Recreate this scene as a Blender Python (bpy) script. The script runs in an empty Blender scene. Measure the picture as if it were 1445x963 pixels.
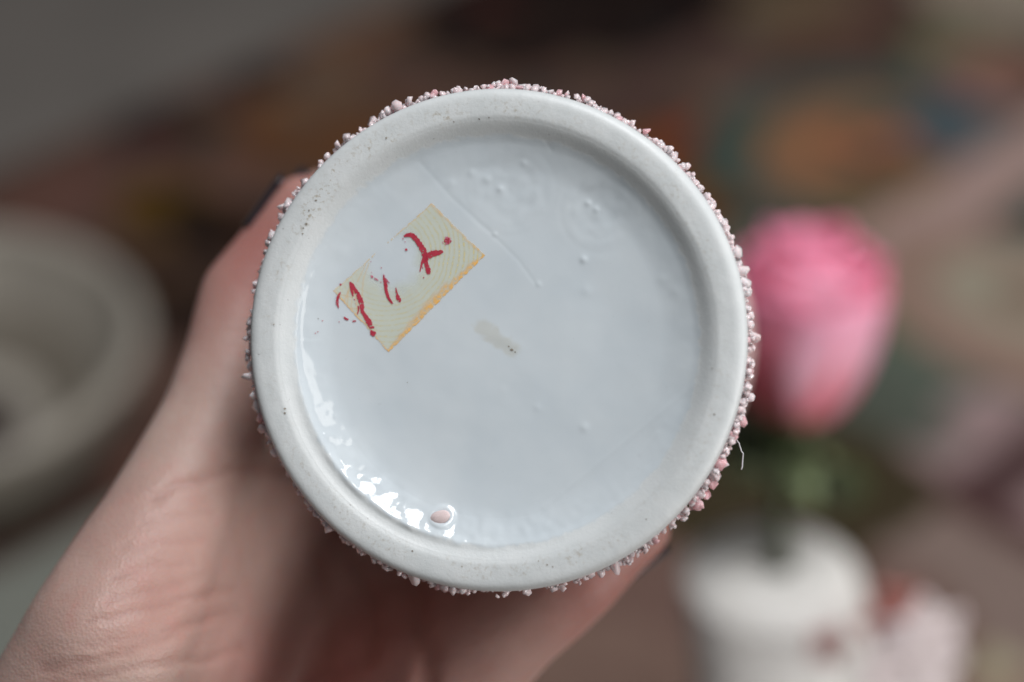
import bpy, bmesh, math, random
import numpy as np
from mathutils import Vector, Matrix
random.seed(7); RNG = np.random.default_rng(7)
C = bpy.context.scene.collection
SC = bpy.context.scene
R = math.radians
MM = 0.001

# ------------------------------------------------------------------ camera
PITCH = R(35); CAM_H = 0.545; FOCUS = 0.300
FPX = 70 / 36 * 1445.0
FWD = Vector((0, math.cos(PITCH), -math.sin(PITCH)))
UP = Vector((0, math.sin(PITCH), math.cos(PITCH)))
RIGHT = Vector((1, 0, 0))
CAMP = Vector((0, 0, CAM_H))
cam = bpy.data.cameras.new('camera'); camo = bpy.data.objects.new('camera', cam); C.objects.link(camo)
cam.lens = 70; cam.sensor_width = 36; cam.clip_start = 0.01; cam.clip_end = 100
camo.location = CAMP; camo.rotation_euler = (R(90) - PITCH, 0, 0)
cam.dof.use_dof = True; cam.dof.focus_distance = FOCUS + 0.003; cam.dof.aperture_fstop = 5.0
SC.camera = camo
ROT = Matrix((RIGHT, UP, -FWD)).transposed()          # columns: right, up, back
GRIP = Matrix.Translation(CAMP + FWD * FOCUS) @ ROT.to_4x4()   # frame of the held pot: z along its base normal

# ------------------------------------------------------------------ light
world = bpy.data.worlds.new('World'); SC.world = world; world.use_nodes = True
bg = world.node_tree.nodes['Background']
bg.inputs[0].default_value = (0.92, 0.94, 1.0, 1); bg.inputs[1].default_value = 0.09
SC.view_settings.view_transform = 'Standard'; SC.view_settings.look = 'None'
SC.view_settings.exposure = 0.0; SC.view_settings.gamma = 1.0


def window_lamp(name, az, polar, dist, sx, sy, power, color):
    d = Vector((math.sin(polar) * math.cos(az), math.sin(polar) * math.sin(az), math.cos(polar)))
    w = GRIP.to_3x3() @ d
    l = bpy.data.lights.new(name, 'AREA'); l.shape = 'RECTANGLE'; l.size = sx; l.size_y = sy
    l.energy = power; l.color = color
    o = bpy.data.objects.new(name, l); C.objects.link(o)
    o.location = GRIP.translation + w * dist
    o.rotation_euler = w.to_track_quat('Z', 'Y').to_euler()
    return o


window_lamp('window_light', R(74), R(54), 1.60, 0.70, 0.56, 25.8, (0.98, 0.985, 1.0))
window_lamp('curtain_light', R(14), R(24), 1.60, 0.27, 0.95, 2.9, (1.0, 0.97, 0.92))

window_lamp('room_light', R(-20), R(72), 1.35, 0.80, 0.50, 10.0, (1.0, 0.98, 0.965))

SC.cycles.max_bounces = 8
SC.cycles.use_denoising = True

# ------------------------------------------------------------------ helpers


def ray(px, py):
    return (RIGHT * ((px - 722.5) / FPX) + UP * ((481.5 - py) / FPX) + FWD)


def ground(px, py, z=0.0):
    d = ray(px, py)
    return CAMP + d * ((z - CAM_H) / d.z)


def at_depth(px, py, depth):
    return CAMP + ray(px, py) * depth


def G(px, py, z):
    """point in the grip frame, millimetres; z is the height above the base plane"""
    k = (300.0 - z) / FPX
    return Vector(((px - 722.5) * k, (481.5 - py) * k, z))


def lin(c):
    return tuple(((v / 255 + 0.055) / 1.055) ** 2.4 if v > 10 else v / 255 / 12.92 for v in c)


def link(name, me, mat=None, parent=None, smooth=True):
    o = bpy.data.objects.new(name, me); C.objects.link(o)
    if mat: me.materials.append(mat)
    if parent: o.parent = parent
    if smooth: me.polygons.foreach_set('use_smooth', [True] * len(me.polygons))
    return o


def pydata(name, v, f):
    me = bpy.data.meshes.new(name); me.from_pydata([tuple(p) for p in v], [], f); me.update(); return me


def grid_mesh(name, P, closed_u=False):
    """P: (nu, nv, 3) array"""
    nu, nv, _ = P.shape
    idx = np.arange(nu * nv).reshape(nu, nv)
    a = idx if closed_u else idx[:-1]
    b = np.roll(idx, -1, 0) if closed_u else idx[1:]
    f = np.stack([a[:, :-1], b[:, :-1], b[:, 1:], a[:, 1:]], -1).reshape(-1, 4)
    me = bpy.data.meshes.new(name)
    me.vertices.add(nu * nv); me.vertices.foreach_set('co', P.reshape(-1).astype(np.float32))
    me.loops.add(f.size); me.loops.foreach_set('vertex_index', f.reshape(-1).astype(np.int32))
    me.polygons.add(len(f)); me.polygons.foreach_set('loop_start', np.arange(0, f.size, 4, dtype=np.int32))
    me.update(); me.validate(); return me


def color_attr(me, name, rgba):
    at = me.color_attributes.new(name, 'FLOAT_COLOR', 'POINT')
    at.data.foreach_set('color', np.asarray(rgba, np.float32).reshape(-1))


def empty(name, label, cat, mtx=None, group=None):
    o = bpy.data.objects.new(name, None); C.objects.link(o)
    if mtx is not None: o.matrix_world = mtx
    o['label'] = label; o['category'] = cat
    if group: o['group'] = group
    o.empty_display_size = 0.02
    return o


def vnoise(x, y, seed=0):
    """2-D smooth value noise, -1..1"""
    xi = np.floor(x).astype(np.int64); yi = np.floor(y).astype(np.int64)
    fx = x - xi; fy = y - yi
    fx = fx * fx * (3 - 2 * fx); fy = fy * fy * (3 - 2 * fy)

    def h(a, b):
        n = (a * 374761393 + b * 668265263 + seed * 974634777) & 0xffffffff
        n = ((n ^ (n >> 13)) * 1274126177) & 0xffffffff
        return ((n ^ (n >> 16)) & 0xffff) / 32767.5 - 1
    return (h(xi, yi) * (1 - fx) + h(xi + 1, yi) * fx) * (1 - fy) + (h(xi, yi + 1) * (1 - fx) + h(xi + 1, yi + 1) * fx) * fy


def sstep(a, b, x):
    t = np.clip((x - a) / (b - a), 0, 1); return t * t * (3 - 2 * t)


class NT:
    def __init__(s, name):
        s.m = bpy.data.materials.new(name); s.m.use_nodes = True
        s.t = s.m.node_tree; s.b = s.t.nodes['Principled BSDF']; s.out = s.t.nodes['Material Output']

    def n(s, typ, **kw):
        nd = s.t.nodes.new(typ)
        for k, v in kw.items():
            if k.startswith('i_'): nd.inputs[k[2:].replace('_', ' ')].default_value = v
            else: setattr(nd, k, v)
        return nd

    def l(s, a, b): s.t.links.new(a, b)

    def set(s, **kw):
        for k, v in kw.items():
            s.b.inputs[k.replace('_', ' ')].default_value = v

    def coord(s): return s.n('ShaderNodeTexCoord').outputs['Object']

    def noise(s, scale, detail=3, rough=0.55, vec=None):
        nd = s.n('ShaderNodeTexNoise', i_Scale=scale, i_Detail=detail, i_Roughness=rough)
        s.l(vec or s.coord(), nd.inputs['Vector']); return nd.outputs['Fac']

    def ramp(s, fac, stops):
        nd = s.n('ShaderNodeValToRGB'); s.l(fac, nd.inputs[0])
        e = nd.color_ramp.elements
        while len(e) < len(stops): e.new(0.5)
        for el, (p, c) in zip(e, stops):
            el.position = p; el.color = (*c, 1) if len(c) == 3 else c
        return nd.outputs['Color']

    def mix(s, fac, a, b, mode='MIX'):
        nd = s.n('ShaderNodeMix', data_type='RGBA', blend_type=mode)
        for sock, v in ((nd.inputs['Factor'], fac), (nd.inputs['A'], a), (nd.inputs['B'], b)):
            if hasattr(v, 'links'): s.l(v, sock)
            elif isinstance(v, (int, float)): sock.default_value = v
            else: sock.default_value = (*v, 1)
        return nd.outputs['Result']

    def math(s, op, a, b=0.0, clamp=False):
        nd = s.n('ShaderNodeMath', operation=op, use_clamp=clamp)
        for sock, v in ((nd.inputs[0], a), (nd.inputs[1], b)):
            if hasattr(v, 'links'): s.l(v, sock)
            else: sock.default_value = v
        return nd.outputs[0]

    def bump(s, h, strength, dist):
        nd = s.n('ShaderNodeBump', i_Strength=strength, i_Distance=dist)
        s.l(h, nd.inputs['Height']); s.l(nd.outputs[0], s.b.inputs['Normal']); return nd

    def attr(s, name): return s.n('ShaderNodeAttribute', attribute_name=name)


# ------------------------------------------------------------------ materials
KBG = 1.0


def simple(name, col, rough=0.6, var=0.15, scale=60, bump=0.0, bscale=400, bdist=0.0005, **kw):
    n = NT(name)
    f = n.noise(scale)
    c2 = tuple(v * (1 - var) for v in col); c3 = tuple(min(1, v * (1 + var)) for v in col)
    n.l(n.ramp(f, [(0.35, c2), (0.65, c3)]), n.b.inputs['Base Color'])
    n.set(Roughness=rough, **kw)
    if bump: n.bump(n.noise(bscale, 4), bump, bdist)
    return n.m


def porcelain():
    n = NT('porcelain')
    a = n.attr('mask')                      # r glaze, g stain, b dirt band
    sep = n.n('ShaderNodeSeparateColor'); n.l(a.outputs['Color'], sep.inputs[0])
    glaze, stain, dirt = sep.outputs
    co = n.coord()
    cloud = n.noise(110, 3, 0.5, co)
    glz = n.ramp(cloud, [(0.3, (0.605, 0.668, 0.708)), (0.7, (0.655, 0.712, 0.745))])
    bis = n.ramp(n.noise(240, 4, 0.6, co), [(0.3, (0.635, 0.668, 0.672)), (0.7, (0.690, 0.715, 0.717))])
    c = n.mix(glaze, bis, glz)
    c = n.mix(stain, c, (0.50, 0.47, 0.36))
    sp = n.noise(1250, 4, 0.65, co)
    spm = n.ramp(sp, [(0.52, (0, 0, 0)), (0.66, (1, 1, 1))])
    patch = n.ramp(n.noise(170, 2, 0.5, co), [(0.38, (0, 0, 0)), (0.58, (1, 1, 1))])
    f = n.math('MULTIPLY', n.math('MULTIPLY', spm, patch), dirt, True)
    c = n.mix(n.math('MULTIPLY', f, 0.95), c, (0.30, 0.225, 0.12))
    pin = n.ramp(n.noise(1500, 2, 0.5, co), [(0.735, (0, 0, 0)), (0.76, (1, 1, 1))])
    c = n.mix(n.math('MULTIPLY', pin, n.math('SUBTRACT', 0.28, n.math('MULTIPLY', glaze, 0.22))), c, (0.10, 0.085, 0.07))
    n.l(c, n.b.inputs['Base Color'])
    rr = n.n('ShaderNodeMapRange', i_To_Min=0.46, i_To_Max=0.07); n.l(glaze, rr.inputs[0])
    n.l(rr.outputs[0], n.b.inputs['Roughness'])
    n.set(IOR=1.5, Subsurface_Weight=0.06, Subsurface_Scale=0.002)
    n.b.inputs['Subsurface Radius'].default_value = (1, 1, 1)
    h1 = n.noise(2200, 3, 0.6, co); h2 = n.noise(420, 2, 0.5, co)
    inv = n.math('SUBTRACT', 1.0, glaze)
    h = n.math('ADD', n.math('MULTIPLY', h1, n.math('ADD', n.math('MULTIPLY', inv, 0.9), 0.02)), n.math('MULTIPLY', h2, 0.35))
    n.bump(h, 0.35, 0.00012)
    return n.m


def skin():
    n = NT('skin')
    a = n.attr('flush_shade'); sep = n.n('ShaderNodeSeparateColor'); n.l(a.outputs['Color'], sep.inputs[0])
    co = n.coord()
    base = n.ramp(n.noise(90, 4, 0.6, co), [(0.3, (0.415, 0.285, 0.245)), (0.7, (0.480, 0.350, 0.305))])
    c = n.mix(n.math('MULTIPLY', sep.outputs[0], 0.8), base, (0.37, 0.125, 0.108))
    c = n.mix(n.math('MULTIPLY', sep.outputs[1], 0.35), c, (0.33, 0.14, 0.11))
    mot = n.ramp(n.noise(260, 2, 0.5, co), [(0.55, (0, 0, 0)), (0.75, (1, 1, 1))])
    c = n.mix(n.math('MULTIPLY', mot, 0.18), c, (0.50, 0.20, 0.17))
    n.l(c, n.b.inputs['Base Color'])
    n.b.inputs['Specular IOR Level'].default_value = 0.38
    n.set(Roughness=0.45, IOR=1.42, Subsurface_Weight=0.38, Subsurface_Scale=0.005)
    n.b.inputs['Subsurface Radius'].default_value = (1.0, 0.32, 0.18)
    vor = n.n('ShaderNodeTexVoronoi', i_Scale=1900.0); n.l(co, vor.inputs['Vector'])
    mp = n.n('ShaderNodeMapping'); mp.inputs['Rotation'].default_value = (0, 0, R(-14)); mp.inputs['Scale'].default_value = (0.22, 1, 0.6)
    n.l(co, mp.inputs[0])
    fine = n.noise(900, 4, 0.6, mp.outputs[0])
    h = n.math('ADD', n.math('MULTIPLY', vor.outputs['Distance'], 0.5), n.math('MULTIPLY', fine, 0.9))
    n.bump(h, 0.65, 0.00022)
    return n.m


M_PORC = porcelain()
M_SKIN = skin()
M_NAIL = simple('nail_polish', (0.016, 0.015, 0.022), 0.12, 0.1, 200)
M_WALL = simple('pot_wall_glaze', (0.60, 0.44, 0.42), 0.35, 0.25, 300, 0.6, 500, 0.0006)


def grain_mat(name, c1, c2):
    n = NT(name)
    oi = n.n('ShaderNodeObjectInfo')
    f = n.noise(420, 2)
    c = n.mix(n.math('ADD', n.math('MULTIPLY', f, 0.7), n.math('MULTIPLY', oi.outputs['Random'], 0.4), True), c1, c2)
    tip = n.ramp(n.noise(800, 2), [(0.66, (0, 0, 0)), (0.74, (1, 1, 1))])
    c = n.mix(n.math('MULTIPLY', tip, 0.22), c, (0.50, 0.25, 0.12))
    n.l(c, n.b.inputs['Base Color'])
    n.set(Roughness=0.10, IOR=1.55, Subsurface_Weight=0.45, Subsurface_Scale=0.0014)
    n.b.inputs['Subsurface Radius'].default_value = (1, 0.6, 0.55)
    n.bump(n.noise(1400, 2), 0.4, 0.0002)
    return n.m


M_GRAIN = grain_mat('grain_glaze', (0.76, 0.56, 0.575), (0.88, 0.80, 0.815))
M_GRAINP = grain_mat('grain_glaze_rosy', (0.74, 0.36, 0.39), (0.84, 0.57, 0.60))

# ------------------------------------------------------------------ setting: floor and rug
floor = link('floor', pydata('floor', [(-6, -3, 0), (6, -3, 0), (6, 9, 0), (-6, 9, 0)], [(0, 1, 2, 3)]),
             simple('grey_floor', (0.150, 0.134, 0.119), 0.6, 0.12, 9, 0.2, 120, 0.0005))
floor['kind'] = 'structure'

# the rug lies at 8 mm, its long edge runs along e
pA = ground(0, 232, 0.008); pB = ground(560, -2, 0.008)
e = (pB - pA).normalized(); nrm = Vector((e.y, -e.x, 0))      # nrm points into the rug (towards the camera)
if nrm.y > 0: nrm = -nrm
RUG_L0, RUG_L1, RUG_W = -0.55, 1.15, 1.25
NU, NV = 420, 330
uu = np.linspace(RUG_L0, RUG_L1, NU)[:, None] * np.ones((1, NV)); vv = np.linspace(0, RUG_W, NV)[None, :] * np.ones((NU, 1))


def uv_of(px, py):
    p = ground(px, py, 0.008) - pA
    return p.dot(e), p.dot(nrm)


col = np.zeros((NU, NV, 3)); col[:] = lin((63, 47, 41))
wob = 0.004 * vnoise(uu * 40, vv * 40, 3)


def paint(mask, c):
    global col
    col = col * (1 - mask[..., None]) + np.array(lin(c)) * mask[..., None]


def stripe(v0, v1, c, u0=-9, u1=9):
    m = sstep(v0 - .002, v0 + .002, vv + wob) * (1 - sstep(v1 - .002, v1 + .002, vv + wob))
    m *= sstep(u0 - .002, u0 + .002, uu + wob) * (1 - sstep(u1 - .002, u1 + .002, uu + wob)); paint(m, c)


def motif(px, py, rx, ry, c, p=2.0):
    """a woven motif: rx along the rug's edge, ry across (metres); p=1 diamond, 2 ellipse, 6 box"""
    u, v = uv_of(px, py)
    d = (np.abs((uu - u + wob) / rx) ** p + np.abs((vv - v + wob) / ry) ** p)
    paint(1 - sstep(0.94, 1.06, d), c)


# outer border
stripe(0, 0.018, (64, 48, 42)); stripe(0.018, 0.06, (62, 45, 38))
vb = [uv_of(700, 160)[1], uv_of(1140, 20)[1]]
# dark corner block at the far side, bands right of it
motif(790, -40, 0.075, 0.12, (17, 11, 11), 6); motif(700, 40, 0.05, 0.06, (22, 15, 14), 3); motif(700, 0, 0.012, 0.02, (52, 22, 18))
motif(640, 105, 0.02, 0.022, (58, 45, 38))
motif(370, 118, 0.022, 0.027, (30, 20, 19), 1.4); motif(235, 188, 0.034, 0.034, (32, 19, 18), 1.4)
motif(250, 300, 0.030, 0.045, (62, 44, 10), 1.6); motif(320, 330, 0.03, 0.05, (24, 16, 12), 1.5); motif(230, 420, 0.03, 0.05, (28, 19, 15))
motif(470, 190, 0.05, 0.05, (72, 46, 28), 3); motif(500, 50, 0.045, 0.02, (76, 55, 42), 3)
motif(120, 265, 0.06, 0.018, (72, 50, 44), 3); motif(450, 130, .03, .02, (70, 58, 48))
motif(920, 120, 0.10, 0.022, (60, 45, 41), 4); motif(960, 250, 0.045, 0.05, (78, 48, 18), 3); motif(1010, 190, .05, .02, (96, 42, 22), 3)
motif(1060, 130, .035, .022, (84, 66, 58)); motif(1060, 250, 0.022, 0.05, (72, 44, 30), 3)
motif(1120, 12, .05, .035, (76, 64, 50)); motif(1180, 65, 0.07, 0.014, (62, 44, 38), 4)
motif(1255, 225, 0.098, 0.105, (44, 58, 54), 2.4)             # slate ground of the medallion
motif(1255, 228, 0.068, 0.076, (104, 76, 55), 2.2); motif(1310, 190, 0.022, 0.03, (122, 70, 55)); motif(1205, 215, 0.022, 0.03, (120, 76, 54))
motif(1268, 275, 0.035, 0.03, (92, 82, 52)); motif(1235, 250, .016, .014, (60, 56, 48), 1.3); motif(1285, 225, .012, .016, (62, 50, 44), 1.3); motif(1330, 230, .016, .02, (84, 60, 50)); motif(1190, 270, .016, .02, (70, 62, 48)); motif(1225, 175, .02, .012, (66, 62, 54), 1.4); motif(1255, 232, .012, .014, (86, 62, 46))
motif(1340, 72, 0.03, 0.035, (78, 82, 64)); motif(1400, 195, 0.035, 0.06, (56, 66, 70), 3); motif(1390, 110, .03, .035, (104, 76, 68))
motif(1500, 20, 0.045, 0.10, (112, 104, 92), 4)
# small scattered flowers and lozenges of the weave
pal = [(78, 44, 30), (44, 48, 46), (98, 74, 54), (32, 22, 20), (60, 58, 44), (88, 62, 54)]
rr2 = random.Random(3)
keep = col.copy()
for gi in range(int((RUG_L1 - RUG_L0) / .052)):
    for gj in range(int(RUG_W / .052)):
        uc = RUG_L0 + .026 + gi * .052 + (gj % 2) * .026; vc = .05 + gj * .052
        su, sv = rr2.uniform(.008, .015), rr2.uniform(.008, .015)
        i0, i1 = np.searchsorted(uu[:, 0], (uc - .03, uc + .03)); j0, j1 = np.searchsorted(vv[0], (vc - .03, vc + .03))
        d = (np.abs((uu[i0:i1, j0:j1] - uc) / su) ** 1.4 + np.abs((vv[i0:i1, j0:j1] - vc) / sv) ** 1.4)
        mk = (1 - sstep(.85, 1.1, d))[..., None] * .75
        cc = np.array(lin(rr2.choice(pal))); base_ = col[i0:i1, j0:j1]
        dim = min(1.0, float(base_.mean()) / .03) if base_.size else 1
        col[i0:i1, j0:j1] = base_ * (1 - mk * dim) + cc * mk * dim
# pale inner border
u0, v0 = uv_of(1150, 365); u1, v1 = uv_of(1445, 255)
vm = (v0 + v1) / 2; stripe(vm - 0.018, vm + 0.024, (128, 108, 102), u0 - 0.005, 9)
# dark green field below the pale border
motif(1270, 520, 0.062, 0.135, (66, 72, 64), 5); motif(1300, 400, 0.028, 0.04, (72, 62, 62), 3); motif(1262, 622, 0.026, 0.032, (8, 54, 98), 2)
motif(1362, 640, 0.018, 0.042, (28, 38, 40), 3); motif(1215, 700, .03, .03, (52, 72, 66)); motif(1215, 430, .016, .06, (62, 70, 50), 2)
motif(1455, 440, 0.062, 0.088, (112, 92, 82), 2); motif(1455, 420, 0.034, 0.046, (120, 114, 100), 2); motif(1455, 420, 0.014, 0.02, (96, 76, 66), 1.5)
motif(1425, 650, 0.045, 0.045, (116, 98, 97), 3); motif(1340, 735, 0.10, 0.016, (62, 46, 46), 5)
motif(1310, 860, 0.075, 0.085, (54, 34, 33), 6); motif(1300, 858, 0.055, 0.068, (106, 88, 78), 6); motif(1330, 885, 0.03, 0.035, (124, 118, 98), 1.6)
motif(1440, 850, 0.03, 0.08, (98, 84, 78), 5)
motif(940, 900, 0.10, 0.10, (82, 64, 58), 4); motif(1090, 680, .06, .06, (44, 38, 26), 4); motif(1215, 560, .02, .05, (60, 64, 57), 2); motif(880, 960, .03, .04, (92, 74, 66))
motif(40, 910, 0.10, 0.045, (92, 94, 88), 5)
LIT_BG = 0.34
col = np.clip(col / LIT_BG * (1 + 0.10 * vnoise(uu * 260, vv * 260, 5))[..., None], 0, 1)
P = np.zeros((NU, NV, 3))
ev = np.array(e); nv_ = np.array(nrm); pa = np.array(pA)
P[:] = pa + uu[..., None] * ev + vv[..., None] * nv_
P[..., 2] = 0.008 + 0.0006 * vnoise(uu * 300, vv * 300, 9)
# turn the outer rim of the rug down to the floor so it has a real thickness
P[0, :, 2] = P[-1, :, 2] = 0.0005; P[:, 0, 2] = P[:, -1, 2] = 0.0005
rug_me = grid_mesh('rug', P)
color_attr(rug_me, 'weave', np.concatenate([col, np.ones((NU, NV, 1))], -1))
n = NT('woven_wool')
n.l(n.mix(n.noise(900, 3), n.attr('weave').outputs['Color'], n.mix(0.7, n.attr('weave').outputs['Color'], (0.02, 0.016, 0.014))), n.b.inputs['Base Color'])
n.set(Roughness=0.95); n.b.inputs['Specular IOR Level'].default_value = 0.0
n.bump(n.noise(1500, 2), 0.6, 0.001)
rug = link('rug', rug_me, n.m)
rug['label'] = 'dark brown patterned oriental rug lying behind the pot and hand'; rug['category'] = 'rug'

# ------------------------------------------------------------------ lathe helper


def lathe(name, prof, seg=96, close_ends=True, disp=None):
    prof = np.array(prof, float); th = np.linspace(0, 2 * np.pi, seg, endpoint=False)
    P = np.zeros((seg, len(prof), 3))
    P[..., 0] = np.cos(th)[:, None] * prof[:, 0]; P[..., 1] = np.sin(th)[:, None] * prof[:, 0]; P[..., 2] = prof[:, 1]
    if disp is not None: P = disp(P, th)
    return grid_mesh(name, P, True)


def smooth_prof(pts, n=8):
    """Catmull-Rom through (r, z) points"""
    p = np.array(pts, float); p = np.vstack([2 * p[0] - p[1], p, 2 * p[-1] - p[-2]]); out = []
    for i in range(1, len(p) - 2):
        for t in np.linspace(0, 1, n, endpoint=False):
            a, b, c, d = p[i - 1], p[i], p[i + 1], p[i + 2]
            out.append(0.5 * (2 * b + (c - a) * t + (2 * a - 5 * b + 4 * c - d) * t * t + (3 * b - a - 3 * c + d) * t ** 3))
    out.append(p[-2]); return np.array(out)


# ------------------------------------------------------------------ bowl at the left
rc = ground(-112, 500, 0.062)
bowl = empty('bowl', 'grey stoneware bowl with a dark centre on the rug left of the hand', 'bowl', Matrix.Translation((rc.x, rc.y, 0.0085)))
M_STONE = simple('grey_stoneware', tuple(v * 2.1 for v in lin((110, 105, 97))), 0.55, 0.14, 35, 0.3, 250, 0.0005)
prof = [(0.001, 0.012), (0.03, 0.012), (0.05, 0.017), (0.068, 0.030), (0.080, 0.046), (0.086, 0.057), (0.089, 0.0605), (0.093, 0.060), (0.0945, 0.056),
        (0.090, 0.044), (0.080, 0.026), (0.066, 0.010), (0.054, 0.0045), (0.050, 0.0), (0.046, 0.003), (0.001, 0.004)]
link('body', lathe('body', smooth_prof(prof, 5), 96), M_STONE, bowl)
dk = link('glaze_pool', lathe('glaze_pool', [(0.0005, 0.0138), (0.02, 0.0137), (0.033, 0.0135), (0.036, 0.0128), (0.036, 0.0105)], 64),
          simple('dark_glaze', (0.05, 0.036, 0.03), 0.6, 0.3, 80), bowl)
rg = lathe('inner_band', smooth_prof([(0.0495, 0.0185), (0.060, 0.0250), (0.066, 0.0300), (0.0695, 0.0325), (0.0675, 0.0285)], 4), 96)
link('inner_band', rg, simple('band_glaze', tuple(v * 1.8 for v in lin((90, 84, 75))), 0.5, 0.15, 60), bowl)

# ------------------------------------------------------------------ vase with rose
DV = 0.585
vt = at_depth(1092, 806, DV)
VH = vt.z
vase = empty('vase', 'white rough textured porcelain vase holding the pink rose', 'vase', Matrix.Translation((vt.x, vt.y, 0.0085)))
VH -= 0.0085
n = NT('vase_white')
n.l(n.ramp(n.noise(220, 4), [(0.3, (0.70, 0.675, 0.63)), (0.65, (0.85, 0.83, 0.795))]), n.b.inputs['Base Color'])
n.set(Roughness=0.35); n.bump(n.noise(500, 3), 0.8, 0.001)
M_VASE = n.m
vprof = [(0.0040, VH - 0.05), (0.0050, VH - 0.001), (0.0090, VH + 0.003), (0.0165, VH + 0.0035), (0.0215, VH + 0.001), (0.0250, VH - 0.002), (0.0262, VH - 0.006), (0.0285, VH - 0.03),
         (0.0325, VH - 0.06), (0.0360, VH - 0.09), (0.0380, VH - 0.12), (0.0370, 0.012), (0.031, 0.002), (0.028, 0.0), (0.001, 0.001)]


def vdisp(P, th):
    q = vnoise(th[:, None] * 24, P[..., 2] * 900, 4)
    q = .6 * q + .7 * np.sin(th[:, None] * 26) * np.sin(P[..., 2] * 1100)
    k = 1 + 0.022 * q * (P[..., 0] ** 2 + P[..., 1] ** 2 > 0.02 ** 2)
    P[..., 0] *= k; P[..., 1] *= k
    dz = np.clip(VH - P[..., 2] - .004, 0, .075) * (P[..., 0] ** 2 + P[..., 1] ** 2 > .012 ** 2)
    P[..., 0] += .22 * dz; P[..., 1] -= .50 * dz      # the vase slants to one side
    return P


link('body', lathe('body', smooth_prof(vprof, 8), 150, disp=vdisp), M_VASE, vase)


def petal_mesh(name, R0, H, half, curl, tilt=0.0, lean=0.0, nu=13, nv=15, seed=0, notch=0.06):
    u = np.linspace(-1, 1, nu)[:, None]; v = np.linspace(0, 1, nv)[None, :]
    a = half * u * (0.42 + 0.75 * np.sin(np.pi * (0.12 + 0.62 * v)) ** 0.8)
    top = H * (1 - notch * u ** 2 * 1.6 - notch * np.abs(u) ** 6)
    r = R0 * (0.14 + 0.92 * np.sin(np.pi * (0.06 + 0.52 * v ** 0.62)) ** 0.9) + lean * v ** 2 + curl * np.clip(v - 0.72, 0, 1) ** 2 * 12
    r = r + 0.0012 * vnoise(u * 2.2 + seed * 7.1, v * 3.0 + seed, seed) * v + curl * 0.7 * (np.abs(u) ** 3) * v
    P = np.zeros((nu, nv, 3))
    P[..., 0] = r * np.cos(a); P[..., 1] = r * np.sin(a)
    P[..., 2] = v * top - np.clip(v - 0.86, 0, 1) ** 2 * curl * 90 * H
    me = grid_mesh(name, P)
    g = np.zeros((nu, nv, 4)); g[..., 0] = v * np.ones_like(u); g[..., 1] = np.abs(u) * np.ones_like(v); g[..., 3] = 1
    color_attr(me, 'petal_pos', g)
    return me


def petal_mat(name, stops):
    n = NT(name)
    sp = n.n('ShaderNodeSeparateColor'); n.l(n.attr('petal_pos').outputs['Color'], sp.inputs[0])
    c = n.ramp(sp.outputs[0], stops)
    n.l(n.mix(n.noise(130, 3), c, n.mix(0.15, c, (0.9, 0.5, 0.62))), n.b.inputs['Base Color'])
    n.set(Roughness=0.5, Subsurface_Weight=0.15, Subsurface_Scale=0.003); n.b.inputs['Subsurface Radius'].default_value = (1, 0.35, 0.4)
    n.b.inputs['Sheen Weight'].default_value = 0.0; n.b.inputs['Specular IOR Level'].default_value = 0.2
    return n.m


M_PETAL_LIT = petal_mat('lit_petal', [(0.0, (0.92, 0.20, 0.24)), (0.18, (0.95, 0.30, 0.38)), (0.45, (0.97, 0.47, 0.58)), (1.0, (0.96, 0.40, 0.56))])
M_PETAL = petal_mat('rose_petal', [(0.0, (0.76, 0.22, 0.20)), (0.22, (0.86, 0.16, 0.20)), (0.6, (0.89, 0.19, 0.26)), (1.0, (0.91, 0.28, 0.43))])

M_GREEN = simple('rose_green', (0.070, 0.095, 0.035), 0.5, 0.25, 90, 0.3, 300, 0.0005)
M_DARK = simple('dark_leaf', (0.030, 0.042, 0.012), 0.5, 0.25, 90, 0.3, 300, 0.0005)
M_PALE = simple('pale_green', (0.24, 0.30, 0.15), 0.5, 0.2, 90)

rb = at_depth(1113, 586, 0.570)                       # base of the flower head
tilt = Matrix.Rotation(R(5), 4, 'Y') @ Matrix.Rotation(R(-13), 4, 'X')
rose = empty('rose', 'single pink rose in bloom standing in the white vase', 'flower', Matrix.Translation(rb) @ tilt)


def solid(o, t):
    m = o.modifiers.new('thickness', 'SOLIDIFY'); m.thickness = t; m.offset = 0; return o


layers = [(3, 0.006, 0.055, 1.5, 0.0000, 0.0), (4, 0.010, 0.0550, 1.25, 0.0002, 0.001), (5, 0.0138, 0.0525, 1.0, 0.0006, 0.001),
          (5, 0.0168, 0.0490, 0.95, 0.0010, 0.001), (5, 0.0188, 0.0430, 0.95, 0.0016, 0.001)]
k = 0
for li, (cnt, r0, hh, half, curl, lean) in enumerate(layers):
    for j in range(cnt):
        me = petal_mesh('petal', r0, hh * random.uniform(0.95, 1.05), half * random.uniform(.92, 1.08), curl * random.uniform(.7, 1.3), lean=lean, seed=k)
        az = 2 * math.pi * j / cnt + li * 0.55 - 1.9
        facing = math.cos(az + R(70))                      # front-right petals get a paler colour that paints in the highlight
        o = solid(link('petal', me, M_PETAL_LIT if (li > 2 and facing > .72) else M_PETAL, rose), 0.0005)
        o.rotation_euler = (R(random.uniform(-3, 3)), R(random.uniform(-3, 3)), az)
        k += 1


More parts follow.
